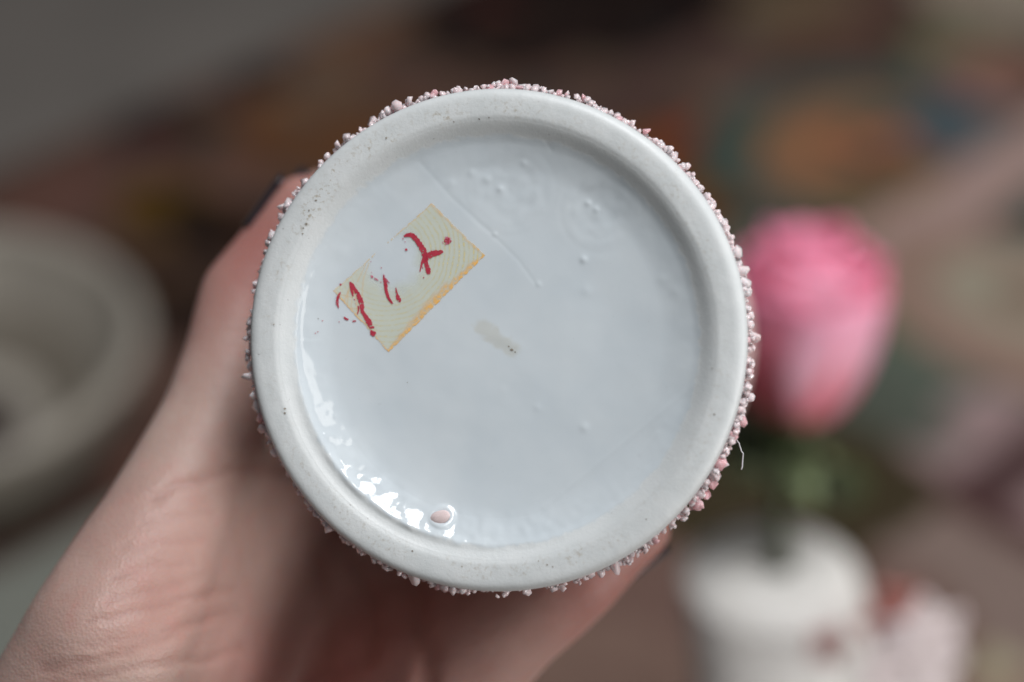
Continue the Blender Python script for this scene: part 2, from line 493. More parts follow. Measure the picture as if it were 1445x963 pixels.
def tube(name, pts, radii, seg=10):
    pts = [Vector(p) for p in pts]; v = []; f = []
    for i, p in enumerate(pts):
        d = (pts[min(i + 1, len(pts) - 1)] - pts[max(i - 1, 0)]).normalized()
        x = d.orthogonal().normalized() if i == 0 else (x - d * x.dot(d)).normalized()
        y = d.cross(x)
        r = radii[i] if hasattr(radii, '__len__') else radii
        for s in range(seg):
            a = 2 * math.pi * s / seg; v.append(p + (x * math.cos(a) + y * math.sin(a)) * r)
    for i in range(len(pts) - 1):
        for s in range(seg):
            t = (s + 1) % seg; f.append((i * seg + s, i * seg + t, (i + 1) * seg + t, (i + 1) * seg + s))
    f.append(tuple(range(seg))[::-1]); f.append(tuple(range((len(pts) - 1) * seg, len(pts) * seg)))
    return pydata(name, v, f)


def leaf_mesh(name, L, Wd, bend=0.3, nu=9, nv=14):
    u = np.linspace(-1, 1, nu)[:, None]; v = np.linspace(0, 1, nv)[None, :]
    w = Wd * np.sin(np.pi * v ** 0.8) ** 0.9 * (1 + 0.06 * np.sin(v * 40))
    P = np.zeros((nu, nv, 3)); P[..., 0] = u * w; P[..., 1] = v * L; P[..., 2] = 0.25 * Wd * u ** 2 - bend * L * v ** 2
    return grid_mesh(name, P)


inv = (Matrix.Translation(rb) @ tilt).inverted()
neck = vase.matrix_world.translation + Vector((0, 0, VH - 0.045))
link('stem', tube('stem', [inv @ neck, inv @ (neck + Vector((0.003, 0, 0.04))), inv @ rb.lerp(neck, 0.35), Vector((0, 0, -0.006))], [0.0024, 0.0025, 0.0025, 0.003]), M_GREEN, rose)
hipm = lathe('hip', smooth_prof([(0.0002, -0.013), (0.0040, -0.011), (0.0070, -0.005), (0.0068, 0.001), (0.0045, 0.005), (0.0003, 0.006)], 4), 24)
link('hip', hipm, M_PALE, rose)
for j in range(5):
    o = solid(link('sepal', leaf_mesh('sepal', 0.026, 0.0048, -0.25), M_PALE, rose), 0.0006)
    o.location = (0, 0, -0.003); o.rotation_euler = (R(-50), 0, 2 * math.pi * j / 5 + 2.2)
leaf_spots = [((1112, 598), 0.026, 0.0075, -76, 186, M_PALE), ((1095, 652), 0.036, 0.014, 42, 95, M_DARK), ((1100, 668), 0.030, 0.013, 35, 140, M_DARK), ((1110, 660), 0.030, 0.011, 55, 180, M_DARK),
              ((1182, 722), 0.022, 0.0075, 78, 170, M_GREEN), ((1072, 668), 0.030, 0.013, 45, 70, M_DARK)]
for (q, L, Wd, el, az, mt) in leaf_spots:
    o = solid(link('leaf', leaf_mesh('leaf', L, Wd), mt, rose), 0.0005)
    o.location = inv @ (at_depth(*q, 0.575)); o.rotation_euler = (R(el), 0, R(az))

# pink porcelain flowers stuck on the vase's right side
M_PF = simple('pink_porcelain', (0.72, 0.635, 0.63), 0.3, 0.12, 90)
M_RP = simple('dusty_pink_porcelain', (0.55, 0.34, 0.32), 0.3, 0.12, 90)
M_RF = simple('rosy_porcelain', (0.55, 0.22, 0.19), 0.3, 0.12, 90)
vinv = vase.matrix_world.inverted()
for (q, s, rz, mt, cnt, dp) in [((1246, 862), 0.0070, 0.2, M_RF, 5, .560), ((1278, 915), 0.0120, -0.2, M_PF, 7, .552), ((1262, 962), 0.0125, 0.7, M_PF, 7, .545), ((1168, 905), 0.0042, 0.9, M_RP, 5, .540)]:
    fo = None
    ctr = vinv @ at_depth(*q, dp)
    outw = Vector((.45, -.85, .2) if q[0] > 1200 else (.1, -1, .15)).normalized()
    for j in range(cnt):
        me = leaf_mesh('applied_petal', s * 1.5, s * 0.72, 0.25)
        fo = solid(link('applied_petal', me, mt, vase), 0.0014)
        q1 = outw.to_track_quat('Z', 'Y') @ Matrix.Rotation(2 * math.pi * j / cnt + rz, 4, 'Z').to_quaternion() @ Matrix.Rotation(R(24), 4, 'X').to_quaternion()
        fo.rotation_mode = 'QUATERNION'; fo.rotation_quaternion = q1; fo.location = ctr

# ------------------------------------------------------------------ the held pot
TILT = R(9.5)
POT_M = GRIP @ Matrix.Translation(Vector((-3.0 * MM, 0.1 * MM, 0))) @ Matrix.Rotation(-TILT, 4, 'Y') @ Matrix.Scale(1.009, 4)
pot = empty('porcelain_pot', 'white porcelain pot held with its round base and worn label facing the viewer', 'pot', POT_M)
POT_I = POT_M.inverted()
FLOOR_Z = -5.1


def on_pot(px, py, z=FLOOR_Z):
    """point of the pot's own frame (mm) at height z that lies under a photo point"""
    a = POT_I @ CAMP; d = (POT_I.to_3x3() @ ray(px, py))
    t = (z * MM - a.z) / d.z
    p = (a + d * t) / MM
    return np.array((p.x, p.y))


def seg_dist(X, Y, pts):
    D = np.full(X.shape, 1e9); T = np.zeros(X.shape); L = 0; pts = [np.array(p) for p in pts]
    for a, b in zip(pts[:-1], pts[1:]):
        ab = b - a; l = np.hypot(*ab)
        t = np.clip(((X - a[0]) * ab[0] + (Y - a[1]) * ab[1]) / (l * l + 1e-9), 0, 1)
        d = np.hypot(X - a[0] - t * ab[0], Y - a[1] - t * ab[1])
        T = np.where(d < D, L + t * l, T); D = np.minimum(D, d); L += l
    return D, T


def relief(X, Y):
    """height of the glazed floor's relief in mm"""
    r = np.hypot(X, Y); th = np.arctan2(Y, X)
    h = 0.035 * vnoise(X / 5.5, Y / 5.5, 1) + 0.012 * vnoise(X / 2.0, Y / 2.0, 2)
    edge = sstep(24.5, 29.0, r)
    lean = np.exp(-(((np.degrees(th) - 225 + 180) % 360 - 180) / 52.0) ** 2)      # the floor slumps deeper on this side
    h0 = lean * .0104 * np.clip(r - 21.0, 0, 9.6) ** 2 * (1 - sstep(30.4, 32.7, r))
    wet = np.clip(.12 + np.exp(-(((np.degrees(th) - 246 + 180) % 360 - 180) / 40.0) ** 2), 0, 1)          # the glaze ran and pooled here
    h += edge * wet * (0.045 * vnoise(X / 1.2, Y / 1.2, 11) + 0.10 * vnoise(th * 13, r / 2.4, 12) + 0.075 * vnoise(th * 27, r / 1.3, 15) + 0.022 * vnoise(X / .5, Y / .5, 13) * sstep(28.5, 30.4, r))
    h += wet * .09 * np.clip(r - 26.8, 0, 3.6)
    h += edge * .03 * vnoise(th * 7, r / 3.0, 14)
    for (px, py, rad, amp, s) in ((722, 268, 7.0, 0.05, 21), (850, 300, 6.2, 0.06, 31)):       # two swirled hollows
        cx, cy = on_pot(px, py); d = np.hypot(X - cx, Y - cy); w = 1 - sstep(rad * .55, rad * 1.05, d)
        h += -amp * 1.6 * (1 - sstep(0, rad, d)) - amp * np.exp(-((d - rad) / .5) ** 2) * .2
        a_ = np.arctan2(Y - cy, X - cx)
        h += w * amp * .9 * vnoise((X + .35 * Y) / 1.7 + s, (Y - .5 * X) / 1.5, s) + w * amp * .12 * np.sin(d * 3.1 + a_ * 1.0 + 1.5 * vnoise(X / 2, Y / 2, s + 1))
    for pts, amp, w in (([(598, 232), (640, 280), (700, 335)], -.026, .4), ([(700, 335), (735, 370), (760, 405)], -.022, .35), ([(782, 215), (765, 185)], -.03, .3), ([(770, 715), (850, 650), (985, 540)], .03, .4), ([(905, 640), (930, 610)], .03, .3)):
        D, _ = seg_dist(X, Y, [on_pot(*p) for p in pts]); h += amp * np.exp(-(D / w) ** 2)
    for (px, py, rad, amp) in ((825, 367, .55, .16), (829, 411, .8, .06), (826, 603, .7, .09), (832, 288, .5, .12), (843, 297, .5, .12), (714, 478, .9, .03), (640, 260, .7, .06), (690, 255, .6, .08), (708, 268, .5, .09),
                               (936, 395, .9, .05), (955, 412, .8, .05), (487, 357, .9, .05), (760, 575, .6, .04), (712, 552, .7, .03), (742, 232, .5, .06), (668, 246, .6, .07), (700, 332, .4, .08), (761, 402, .5, .07), (905, 250, .7, .05)):
        cx, cy = on_pot(px, py); h += amp * np.exp(-((X - cx) ** 2 + (Y - cy) ** 2) / rad ** 2)
    cx, cy = on_pot(629, 727)                                               # glaze collar round the stuck grain
    d = np.hypot((X - cx) / 1.15, Y - cy); h += 0.22 * (1 - sstep(1.35, 2.0, d)) - .12 * (1 - sstep(.7, 1.3, d))
    D, _ = seg_dist(X, Y, [on_pot(*p) for p in ((690, 470), (735, 492))]); h += .03 * np.exp(-(D / 1.0) ** 2)
    return h0 + h * (1 - sstep(30.6, 31.8, r))


_r = np.linspace(0.02, 32.9, 210)
_sl = np.tan(np.radians(np.interp(_r, [0, 15, 25.0, 26.5, 29.5, 30.4, 31.3, 32.2, 32.9], [0, 0, 5.5, 12.5, 17.0, 28, 38, 36, 26])))
_z = np.concatenate([[0], np.cumsum((_sl[1:] + _sl[:-1]) / 2 * np.diff(_r))])
RIM_IN = -0.36
FLOOR_Z = RIM_IN - _z[-1]
base_prof = np.stack([_r, FLOOR_Z + _z], 1)
ring_prof = smooth_prof([(32.9, RIM_IN), (33.6, -.10), (34.4, -.02), (35.2, 0.0), (36.2, -.03), (36.9, -.20), (37.4, -.58), (37.72, -1.25), (37.80, -2.3), (37.3, -4.0), (36.6, -5.5), (36.2, -7.0)], 8)
SEG = 800
th = np.linspace(0, 2 * np.pi, SEG, endpoint=False)


def polar(prof, rel=False):
    P = np.zeros((SEG, len(prof), 3))
    wr = 1 + 0.0022 * np.sin(2 * th + .8) + 0.0012 * np.sin(5 * th)            # hand-finished, not quite round
    P[..., 0] = np.cos(th)[:, None] * prof[:, 0] * wr[:, None]; P[..., 1] = np.sin(th)[:, None] * prof[:, 0] * wr[:, None]; P[..., 2] = prof[:, 1]
    if rel: P[..., 2] += relief(P[..., 0], P[..., 1])
    else:
        k = sstep(33.0, 34.5, prof[:, 0])[None, :]
        P[..., 2] += k * (0.05 * vnoise(P[..., 0] / 6, P[..., 1] / 6, 41) + 0.018 * vnoise(P[..., 0] / 1.2, P[..., 1] / 1.2, 42))
    return P


def mask_of(P):
    X, Y = P[..., 0], P[..., 1]; r = np.hypot(X, Y); a = np.degrees(np.arctan2(Y, X)) % 360
    m = np.zeros(P.shape[:2] + (4,)); m[..., 3] = 1
    m[..., 0] = 1 - sstep(30.5, 31.2, r + .28 * vnoise(X / 1.1, Y / 1.1, 50) + .2 * vnoise(X / .45, Y / .45, 51))
    D, T = seg_dist(X, Y, [on_pot(*p) for p in ((682, 462), (700, 475), (724, 494))])
    st = .75 * (1 - sstep(.7, 1.7, D + .4 * vnoise(X / .8, Y / .8, 52)))
    cx, cy = on_pot(722, 494); st = np.maximum(st, 0)
    m[..., 1] = st * .45
    band = np.exp(-((r - 34.6) / 1.5) ** 2)
    ang = 0.12 + 0.9 * np.exp(-((a - 140) / 22) ** 2) + .5 * np.exp(-((a - 95) / 18) ** 2) + .35 * np.exp(-((a - 300) / 35) ** 2) + .3 * np.exp(-((a - 40) / 20) ** 2) + .3 * np.exp(-((a - 235) / 30) ** 2)
    m[..., 2] = np.clip(band * ang, 0, 1)
    m[..., 2] = np.maximum(m[..., 2], np.exp(-((X - cx) ** 2 + (Y - cy) ** 2) / .3) * 1)
    return m


Pb = polar(base_prof, True); me = grid_mesh('recessed_base', Pb * MM, True); color_attr(me, 'mask', mask_of(Pb)); link('recessed_base', me, M_PORC, pot)
Pr = polar(ring_prof); me = grid_mesh('foot_ring', Pr * MM, True); color_attr(me, 'mask', mask_of(Pr)); link('foot_ring', me, M_PORC, pot)
wall = smooth_prof([(36.2, -6.9), (36.1, -10), (35.6, -22), (34.2, -38), (33.0, -55), (32.4, -70), (33.6, -80), (35.0, -86), (34.6, -88), (33.2, -86), (31.2, -78), (30.2, -60), (31, -30), (30, -10), (0.1, -8)], 6)
link('wall', lathe('wall', wall * MM, 180), M_WALL, pot)

# grains of shredded clay
GR = []
for i in range(14):
    bm = bmesh.new(); k = 16 + i % 4
    for j in range(k):
        p = Vector(RNG.normal(size=3)); p.normalize(); p *= random.uniform(.78, 1.05)
        bm.verts.new((p.x * (.72 + .03 * (i % 5)), p.y * .78, p.z * 1.02))
    bmesh.ops.convex_hull(bm, input=bm.verts)
    bmesh.ops.delete(bm, geom=[v for v in bm.verts if not v.link_faces], context='VERTS')
    me = bpy.data.meshes.new('clay_grain'); bm.to_mesh(me); bm.free(); me.materials.append(M_GRAIN)
    me.polygons.foreach_set('use_smooth', [True] * len(me.polygons)); GR.append(me)
GRP = []
for me in GR[:6]:
    m2 = me.copy(); m2.materials.clear(); m2.materials.append(M_GRAINP); GRP.append(m2)


def wall_r(z): return float(np.interp(-z, [2.8, 4, 5.5, 7, 10, 22, 38, 55, 70, 80], [37.98, 37.9, 37.4, 36.9, 36.6, 35.6, 34.2, 33, 32.4, 33.6]))


def put_grain(deg, z, size, out, stretch=1.0, pink=False):
    a = R(deg); rr = float(np.interp(-z, [2.5, 4, 5.5, 7], [37.85, 37.7, 37.5, 37.3])) + out * 1.1 + .12
    o = bpy.data.objects.new('clay_grain', random.choice(GRP if pink else GR)); C.objects.link(o); o.parent = pot
    o.location = (rr * math.cos(a) * MM, rr * math.sin(a) * MM, z * MM)
    radial = Vector((math.cos(a), math.sin(a), random.uniform(-.2, .7)))
    q = (radial + Vector(RNG.normal(size=3)) * .9).normalized().to_track_quat('Z', 'Y') @ Matrix.Rotation(random.uniform(0, 6.28), 4, 'Z').to_quaternion()
    o.rotation_mode = 'QUATERNION'; o.rotation_quaternion = q
    s = size * MM; o.scale = (s, s * random.uniform(.8, 1.15), s * stretch); return o


# angles (degrees, anticlockwise from the right) and how thick the crust stands past the foot there
CRUST = [(0, .9), (10, .9), (20, .75), (28, .9), (36, .45), (42, .55), (48, .75), (54, .25), (60, .25), (66, .8), (72, .35), (78, .85), (84, .75), (90, 1.2), (94, .25), (98, .7), (103, .3), (108, 1.0), (118, .95), (128, .95),
         (133, .2), (137, .6), (146, .8), (153, .45), (160, .6), (168, .8), (176, .95), (183, 1.0), (190, .85), (197, .9), (204, .55), (214, .7), (224, .8), (234, .8), (244, .85), (252, .85), (260, .55), (266, .2), (280, .05), (293, .1),
         (297, .55), (303, .5), (308, .75), (312, .2), (317, .5), (322, 1.1), (330, .9), (338, .6), (345, 1.0), (352, .9), (360, .9)]
ca, ch = zip(*CRUST)
cnt = 0
for px, py, z, size, out, st, pk in [(394, 288, -3.8, 1.0, 1.35, 1.1, 0), (356, 402, -3.6, 1.0, .7, 1.6, 1), (367, 607, -3.5, .95, 1.0, 1.2, 0), (346, 478, -4, .8, 1.3, 1.2, 0), (357, 470, -3.2, .75, .4, 1.2, 0),
                              (345, 505, -4, .75, 1.3, 1.3, 0), (992, 692, -4.4, 1.5, 1.0, 1.3, 1), (978, 706, -4.2, 1.3, .9, 1.2, 1), (1005, 682, -4.6, 1.1, 1.0, 1.1, 1), (713, 118, -4.3, .95, .9, 1.2, 1), (724, 116, -4.2, 1.0, 1.1, 1.2, 0), (738, 121, -4.2, .9, .7, 1.1, 0), (906, 193, -4.4, .9, .8, 1.1, 1), (926, 208, -4.4, .8, .6, 1, 0),
                              (886, 790, -4.2, .62, 1.0, 1.1, 0), (910, 775, -4.2, .7, .8, 1.2, 0), (962, 730, -4.2, .8, .9, 1.1, 0), (612, 131, -4.2, .9, .8, 1.2, 1), (790, 133, -4.2, .9, .6, 1.2, 1), (822, 143, -4.2, .9, .7, 1.1, 1), (1052, 560, -4, 1.0, 1.0, 1.3, 0), (1048, 595, -4.2, 1.1, 1.0, 1.3, 1)]:
    p = on_pot(px, py, z); put_grain(math.degrees(math.atan2(p[1], p[0])), z, size, out, st, bool(pk)); cnt += 1
tries = 0
while cnt < 290 and tries < 4000:
    tries += 1
    d = random.uniform(0, 360); hgt = float(np.interp(d, ca, ch)) * (1 + .35 * float(vnoise(np.array(d / 4.0), np.array(.5), 77)))
    if random.random() > hgt + .15: continue
    z = -random.choice([2.9, 3.4, 4.0, 4.6, 5.4]) - random.uniform(0, .8)
    pk = random.random() < (.32 if (d > 300 or 60 < d < 135) else .10)
    put_grain(d, z, random.choice((.6, .8, 1.0, 1.2)) * random.uniform(.85, 1.1) * (.76 + .46 * hgt), hgt * random.uniform(0, 1.0) - .1, random.uniform(.8, 1.25), pk); cnt += 1
# the rest of the crust, further back on the wall: too many to pick apart
bm = bmesh.new()
vs, fs, off = [], [], 0
gv = [(np.array([v.co[:] for v in m.vertices]), [tuple(p.vertices) for p in m.polygons]) for m in GR]
for i in range(3600):
    near_ = i < 1100
    d = random.uniform(0, 2 * math.pi); z = -random.uniform(2.9, 6.5) if near_ else -random.uniform(6, 80)
    if near_ and random.random() > .25 + float(np.interp(math.degrees(d), ca, ch)): continue
    hv, hf = random.choice(gv); s = random.uniform(.42, .85) if near_ else random.uniform(.6, 1.15)
    q = (Vector((math.cos(d), math.sin(d), random.uniform(-.5, .5))) + Vector(RNG.normal(size=3)) * .4).normalized().to_track_quat('Z', 'Y').to_matrix()
    rr = wall_r(z) + (random.uniform(-.1, .75) if near_ else random.uniform(-.1, .5))
    w = hv @ np.array(q).T * s + np.array((rr * math.cos(d), rr * math.sin(d), z))
    vs.append(w * MM); fs += [tuple(k + off for k in f) for f in hf]; off += len(hv)
bm.free()
crust = link('clay_crust', pydata('clay_crust', np.concatenate(vs), fs), M_GRAIN, pot); crust['kind'] = 'stuff'

def fz(x, y): return float(FLOOR_Z + .11 + relief(np.array(x), np.array(y)) + np.interp(math.hypot(x, y), base_prof[:, 0], base_prof[:, 1] - FLOOR_Z))


# one pink grain fused into the glaze of the base
p = on_pot(627, 728); o = bpy.data.objects.new('clay_grain', None)
bm = bmesh.new(); bmesh.ops.create_icosphere(bm, subdivisions=3, radius=1)
for v in bm.verts: v.co *= 1 + .05 * float(vnoise(np.array(v.co.x * 3), np.array(v.co.y * 3 + v.co.z), 5))
me = bpy.data.meshes.new('fused_grain'); bm.to_mesh(me); bm.free()
fg = link('fused_grain', me, simple('fused_pink', (0.80, 0.65, 0.64), 0.22, .12, 900, .4, 1600, .0003), pot)
fg['label'] = 'pink grain fused into the glaze near the lower edge of the base'
fg.location = (p[0] * MM, p[1] * MM, (fz(*p) + .14) * MM); fg.scale = (1.6 * MM, 1.05 * MM, .55 * MM); fg.rotation_euler = (0, 0, R(18))

# ---- worn paper label on the base
cor = [on_pot(*q) for q in ((612, 287), (687, 361), (551, 498), (474, 411))]       # top, right, bottom, left
NLU, NLV = 300, 170
s = np.linspace(0, 1, NLU)[:, None, None]; t = np.linspace(0, 1, NLV)[None, :, None]  # s: right->left end, t: far->near long edge
Pl = ((1 - s) * ((1 - t) * cor[0] + t * cor[1]) + s * ((1 - t) * cor[3] + t * cor[2]))
X, Y = Pl[..., 0], Pl[..., 1]; S = s[..., 0] * np.ones((1, NLV)); T = t[..., 0] * np.ones((NLU, 1))
ls, lt = 19.5, 11.5
es = np.minimum(S, 1 - S) * ls; et0 = T * lt; et1 = (1 - T) * lt
Pz = np.zeros((NLU, NLV, 3)); Pz[..., :2] = Pl; Pz[..., 2] = FLOOR_Z + .07 + relief(X, Y) + np.interp(np.hypot(X, Y), base_prof[:, 0], base_prof[:, 1] - FLOOR_Z)
ny = vnoise(X / .9, Y / .9, 61); nz = vnoise(X / .3, Y / .3, 62); n3 = vnoise(X / 2.5, Y / 2.5, 63)
bx, by = on_pot(552, 362)
dbx, dby = X - bx, Y - by
ca_, sa_ = math.cos(R(42)), math.sin(R(42))
eu, ev_ = dbx * ca_ + dby * sa_, -dbx * sa_ + dby * ca_
bite = np.hypot(eu / 4.7, ev_ / 5.8) + .10 * ny
alpha_fill = .46 * sstep(.62, 1.25, bite)
ringp = (np.hypot(eu / 4.4, ev_ / 4.0) * 5.6 + .35 * n3 + .12 * ny)
rings = np.clip(1.15 - np.abs((ringp % 1.0) - .5) * 4.2, 0, 1) * sstep(.95, 1.35, bite)
fill = np.array(lin((203, 205, 184))) * 1.30; line = np.array(lin((212, 192, 116))) * 1.2; orange = np.array(lin((226, 172, 92))) * 1.2
colr = np.ones((NLU, NLV, 3)) * fill; al = alpha_fill.copy()
rr_ = np.clip(rings * (.6 + .5 * nz) * (.55 + .5 * sstep(.2, 1.0, T) + .4 * (S < .3)) * .72, 0, 1)
colr = colr * (1 - rr_[..., None]) + line * rr_[..., None]; al = np.maximum(al, rr_ * .8)


def rim(d, w, strength):
    global colr, al
    k = np.clip((1 - sstep(w * .45, w, d + .22 * ny * w + .15 * nz * w)) * strength * (.8 + .35 * nz), 0, 1)
    colr = colr * (1 - k[..., None]) + orange * k[..., None]; al = np.maximum(al, k)


rim(et1, 1.05 * (1 + .35 * np.sin(S * 3.1)) * (.35 + .75 * np.sin(np.clip(S, 0.02, .98) * math.pi) ** .6), .92)
rim(S * ls, .62, .62); rim((1 - S) * ls, .38, .75); rim(et0, .36, .55)
# little cell pattern in the left corner
d_in, tt = seg_dist(X, Y, [on_pot(*q) for q in ((500, 400), (490, 425), (486, 442), (500, 452), (508, 440), (505, 420), (500, 400))])
k = np.clip(1 - d_in / .22, 0, 1) * .6; colr = colr * (1 - k[..., None]) + orange * k[..., None]; al = np.maximum(al, k)
for pts in (((524, 372), (516, 395), (514, 420)), ((519, 375), (508, 398)), ((486, 425), (496, 436), (507, 436)), ((495, 412), (493, 446)), ((502, 409), (499, 432), (503, 450)), ((482, 416), (500, 420))):
    D, _ = seg_dist(X, Y, [on_pot(*q) for q in pts]); k = np.clip(1 - D / .2, 0, 1) * .5
    colr = colr * (1 - k[..., None]) + orange * k[..., None]; al = np.maximum(al, k)
# the corner beyond the diagonal is torn off; so is the bite
al *= sstep(.42, .62, bite + .25 * nz * (bite < .9))
al *= 1 - (1 - sstep(.0, .5, es + et0 - .15 + .2 * nz)) * .6
al *= sstep(-.06, .10, np.minimum(es, np.minimum(et0, et1)) + .09 * ny + .07 * nz - .03)
me = grid_mesh('worn_label', Pz * MM); color_attr(me, 'print', np.concatenate([colr, np.clip(al, 0, 1)[..., None]], -1))
n = NT('worn_paper_print'); a = n.attr('print'); n.l(a.outputs['Color'], n.b.inputs['Base Color']); n.l(a.outputs['Alpha'], n.b.inputs['Alpha']); n.set(Roughness=.5)
lab = link('worn_label', me, n.m, pot); lab['label'] = 'worn yellow paper label with red handwriting'

n = NT('red_ink'); f = n.noise(1500, 3, .6)
n.l(n.ramp(f, [(.3, (0.40, 0.022, 0.05)), (.7, (0.52, 0.055, 0.085))]), n.b.inputs['Base Color']); n.set(Roughness=.45)
sp_ = n.ramp(n.noise(2600, 2, .6), [(.32, (0, 0, 0)), (.38, (1, 1, 1))]); n.l(sp_, n.b.inputs['Alpha'])
M_INK = n.m
n = NT('faded_ink'); n.l(n.ramp(n.noise(900, 2), [(.3, (0.50, 0.10, 0.17)), (.7, (0.60, 0.2, 0.27))]), n.b.inputs['Base Color']); n.set(Roughness=.5)
n.l(n.ramp(n.noise(2400, 2, .6), [(.46, (0, 0, 0)), (.54, (1, 1, 1))]), n.b.inputs['Alpha']); M_INKF = n.m




def crop(X, Y): return 450 + X / 4.012, 270 + Y / 4.012


def ink(pts, mat=None):
    pts = np.array(pts, float); out = smooth_prof(pts, 9)
    v, f = [], []
    for i, (x, y, w) in enumerate(out):
        a = out[max(i - 1, 0)]; b = out[min(i + 1, len(out) - 1)]
        d = np.array((b[0] - a[0], b[1] - a[1])); d /= np.hypot(*d) + 1e-9; nn = np.array((-d[1], d[0]))
        w1 = max(w, 2) * .5 * (1 + random.uniform(-.22, .22)); w2 = max(w, 2) * .5 * (1 + random.uniform(-.22, .22))
        for q in ((x + nn[0] * w1, y + nn[1] * w1), (x, y), (x - nn[0] * w2, y - nn[1] * w2)):
            p = on_pot(*crop(*q)); v.append((p[0] * MM, p[1] * MM, fz(*p) * MM))
    for i in range(len(out) - 1):
        k = i * 3; f += [(k, k + 1, k + 4, k + 3), (k + 1, k + 2, k + 5, k + 4)]
    link('ink_stroke', pydata('ink_stroke', v, f), mat or M_INK, lab)


def blot(x, y, r, mat=None, sx=1.0):
    v = []; k = 14
    for i in range(k):
        a = 2 * math.pi * i / k; rr = r * random.uniform(.75, 1.2); p = on_pot(*crop(x + rr * sx * math.cos(a), y + rr * math.sin(a))); v.append((p[0] * MM, p[1] * MM, fz(*p) * MM))
    link('ink_spot', pydata('ink_spot', v, [tuple(range(k))]), mat or M_INK, lab)


ink([(493, 260, 8), (510, 252, 20), (535, 252, 26), (560, 272, 28), (585, 308, 30), (605, 345, 32), (614, 385, 32)])
ink([(606, 384, 30), (640, 364, 36), (670, 353, 34), (690, 352, 22), (700, 344, 20), (714, 348, 8)])
ink([(612, 380, 24), (620, 420, 24), (628, 448, 28), (630, 472, 18)])
ink([(606, 385, 24), (594, 408, 14), (588, 432, 9), (582, 458, 5)])
ink([(598, 390, 8), (596, 425, 5), (600, 440, 3)], M_INKF)
for q in ((735, 275), (742, 290), (725, 292), (748, 280)): blot(*q, 15, M_INKF)
blot(738, 283, 18); blot(505, 334, 7); blot(603, 491, 4); blot(488, 272, 4, M_INKF); blot(500, 290, 3, M_INKF)
ink([(139, 572, 6), (128, 595, 14), (122, 618, 15), (121, 640, 14), (128, 662, 5)])
ink([(190, 515, 6), (202, 535, 24), (225, 568, 22), (243, 605, 26), (256, 645, 26), (258, 680, 20), (275, 708, 24), (296, 742, 30), (306, 768, 20), (326, 772, 8)])
ink([(196, 540, 14), (203, 572, 14), (208, 597, 6)]); ink([(214, 612, 9), (222, 640, 5)], M_INKF); ink([(236, 650, 7), (238, 672, 8), (232, 698, 5)])
blot(318, 807, 14, sx=1.2); blot(310, 795, 8); ink([(158, 712, 6), (165, 722, 12), (182, 728, 9)]); ink([(205, 738, 9), (224, 735, 7)]); blot(140, 531, 6)
ink([(378, 478, 6), (384, 505, 16), (390, 535, 20), (392, 562, 18), (402, 598, 18), (415, 622, 14), (428, 638, 8)])
ink([(446, 548, 5), (452, 580, 14), (460, 608, 22), (470, 620, 20), (476, 622, 5)])
ink([(308, 478, 8), (322, 494, 14), (340, 502, 8), (362, 516, 5), (384, 512, 10), (412, 522, 9)], M_INKF); ink([(376, 470, 5), (390, 500, 12), (408, 520, 5)], M_INKF)
blot(308, 401, 4, M_INKF); blot(312, 462, 4, M_INKF)
for q in ((42, 735), (18, 797), (5, 805), (131, 741), (366, 436)): blot(*q, 3)

# dark specks of kiln dirt baked into the glaze and the foot
M_SPECK = simple('kiln_dirt', (0.27, 0.24, 0.20), .6, .3, 900)
allp = np.vstack([base_prof, ring_prof])
for (px, py, r) in ((722, 494, 2.6), (718, 489, 1.4), (727, 497, 1.3), (402, 577, 2.0), (402, 583, 1.8), (421, 608, 2.6), (424, 606, 1.6), (400, 503, 1.5), (582, 778, 1.7), (386, 458, 1.3), (365, 500, 1.2), (436, 297, 1.6), (427, 330, 1.5), (446, 283, 1.9), (432, 316, 2.2), (428, 322, 1.4),
                    (930, 735, 1.6), (912, 733, 1.3), (1008, 585, 1.6), (772, 797, 1.5), (780, 800, 1.3), (760, 792, 1.2), (1005, 520, 1.2), (652, 800, 1.3), (575, 540, .9), (452, 450, .9), (676, 168, 1.4), (690, 166, 1.2), (705, 170, 1.2), (640, 172, 1.2), (560, 205, 1.3), (545, 195, 1.6)):
    rr0 = np.hypot(*on_pot(px, py, 0)); zz = 0.0 if rr0 > 33 else FLOOR_Z
    p0 = on_pot(px, py, zz); v = []
    for i in range(9):
        a = 2 * math.pi * i / 9; q = p0 + r * .107 * random.uniform(.55, 1.15) * np.array((math.cos(a), .8 * math.sin(a)))
        rq = np.hypot(*q); hz = fz(*q) - .05 if rr0 <= 33 else float(np.interp(rq, allp[:, 0], allp[:, 1])) + .075
        v.append((q[0] * MM, q[1] * MM, hz * MM))
    link('speck', pydata('speck', v, [tuple(range(9))]), M_SPECK, pot)

# ------------------------------------------------------------------ lint thread
tp = [G(1026, 616, -3.2), G(1036, 618, -2.6), G(1043, 626, -2.4), G(1048, 640, -2.6), G(1048, 652, -3), G(1046, 663, -3.2)]
tp = [Vector(p) * MM for p in tp]
fine = []
for i in range(len(tp) - 1):
    for k in range(4): fine.append(tp[i].lerp(tp[i + 1], k / 4) + Vector(RNG.normal(size=3)) * .00004)
thr = link('lint_thread', tube('lint_thread', fine + [tp[-1]], .00011, 6), simple('white_lint', (.7, .7, .72), .5, .1, 100, **{'Alpha': .85}))
thr.matrix_world = GRIP; thr['label'] = 'thin white lint thread clinging to the lower right edge of the pot'; thr['category'] = 'thread'

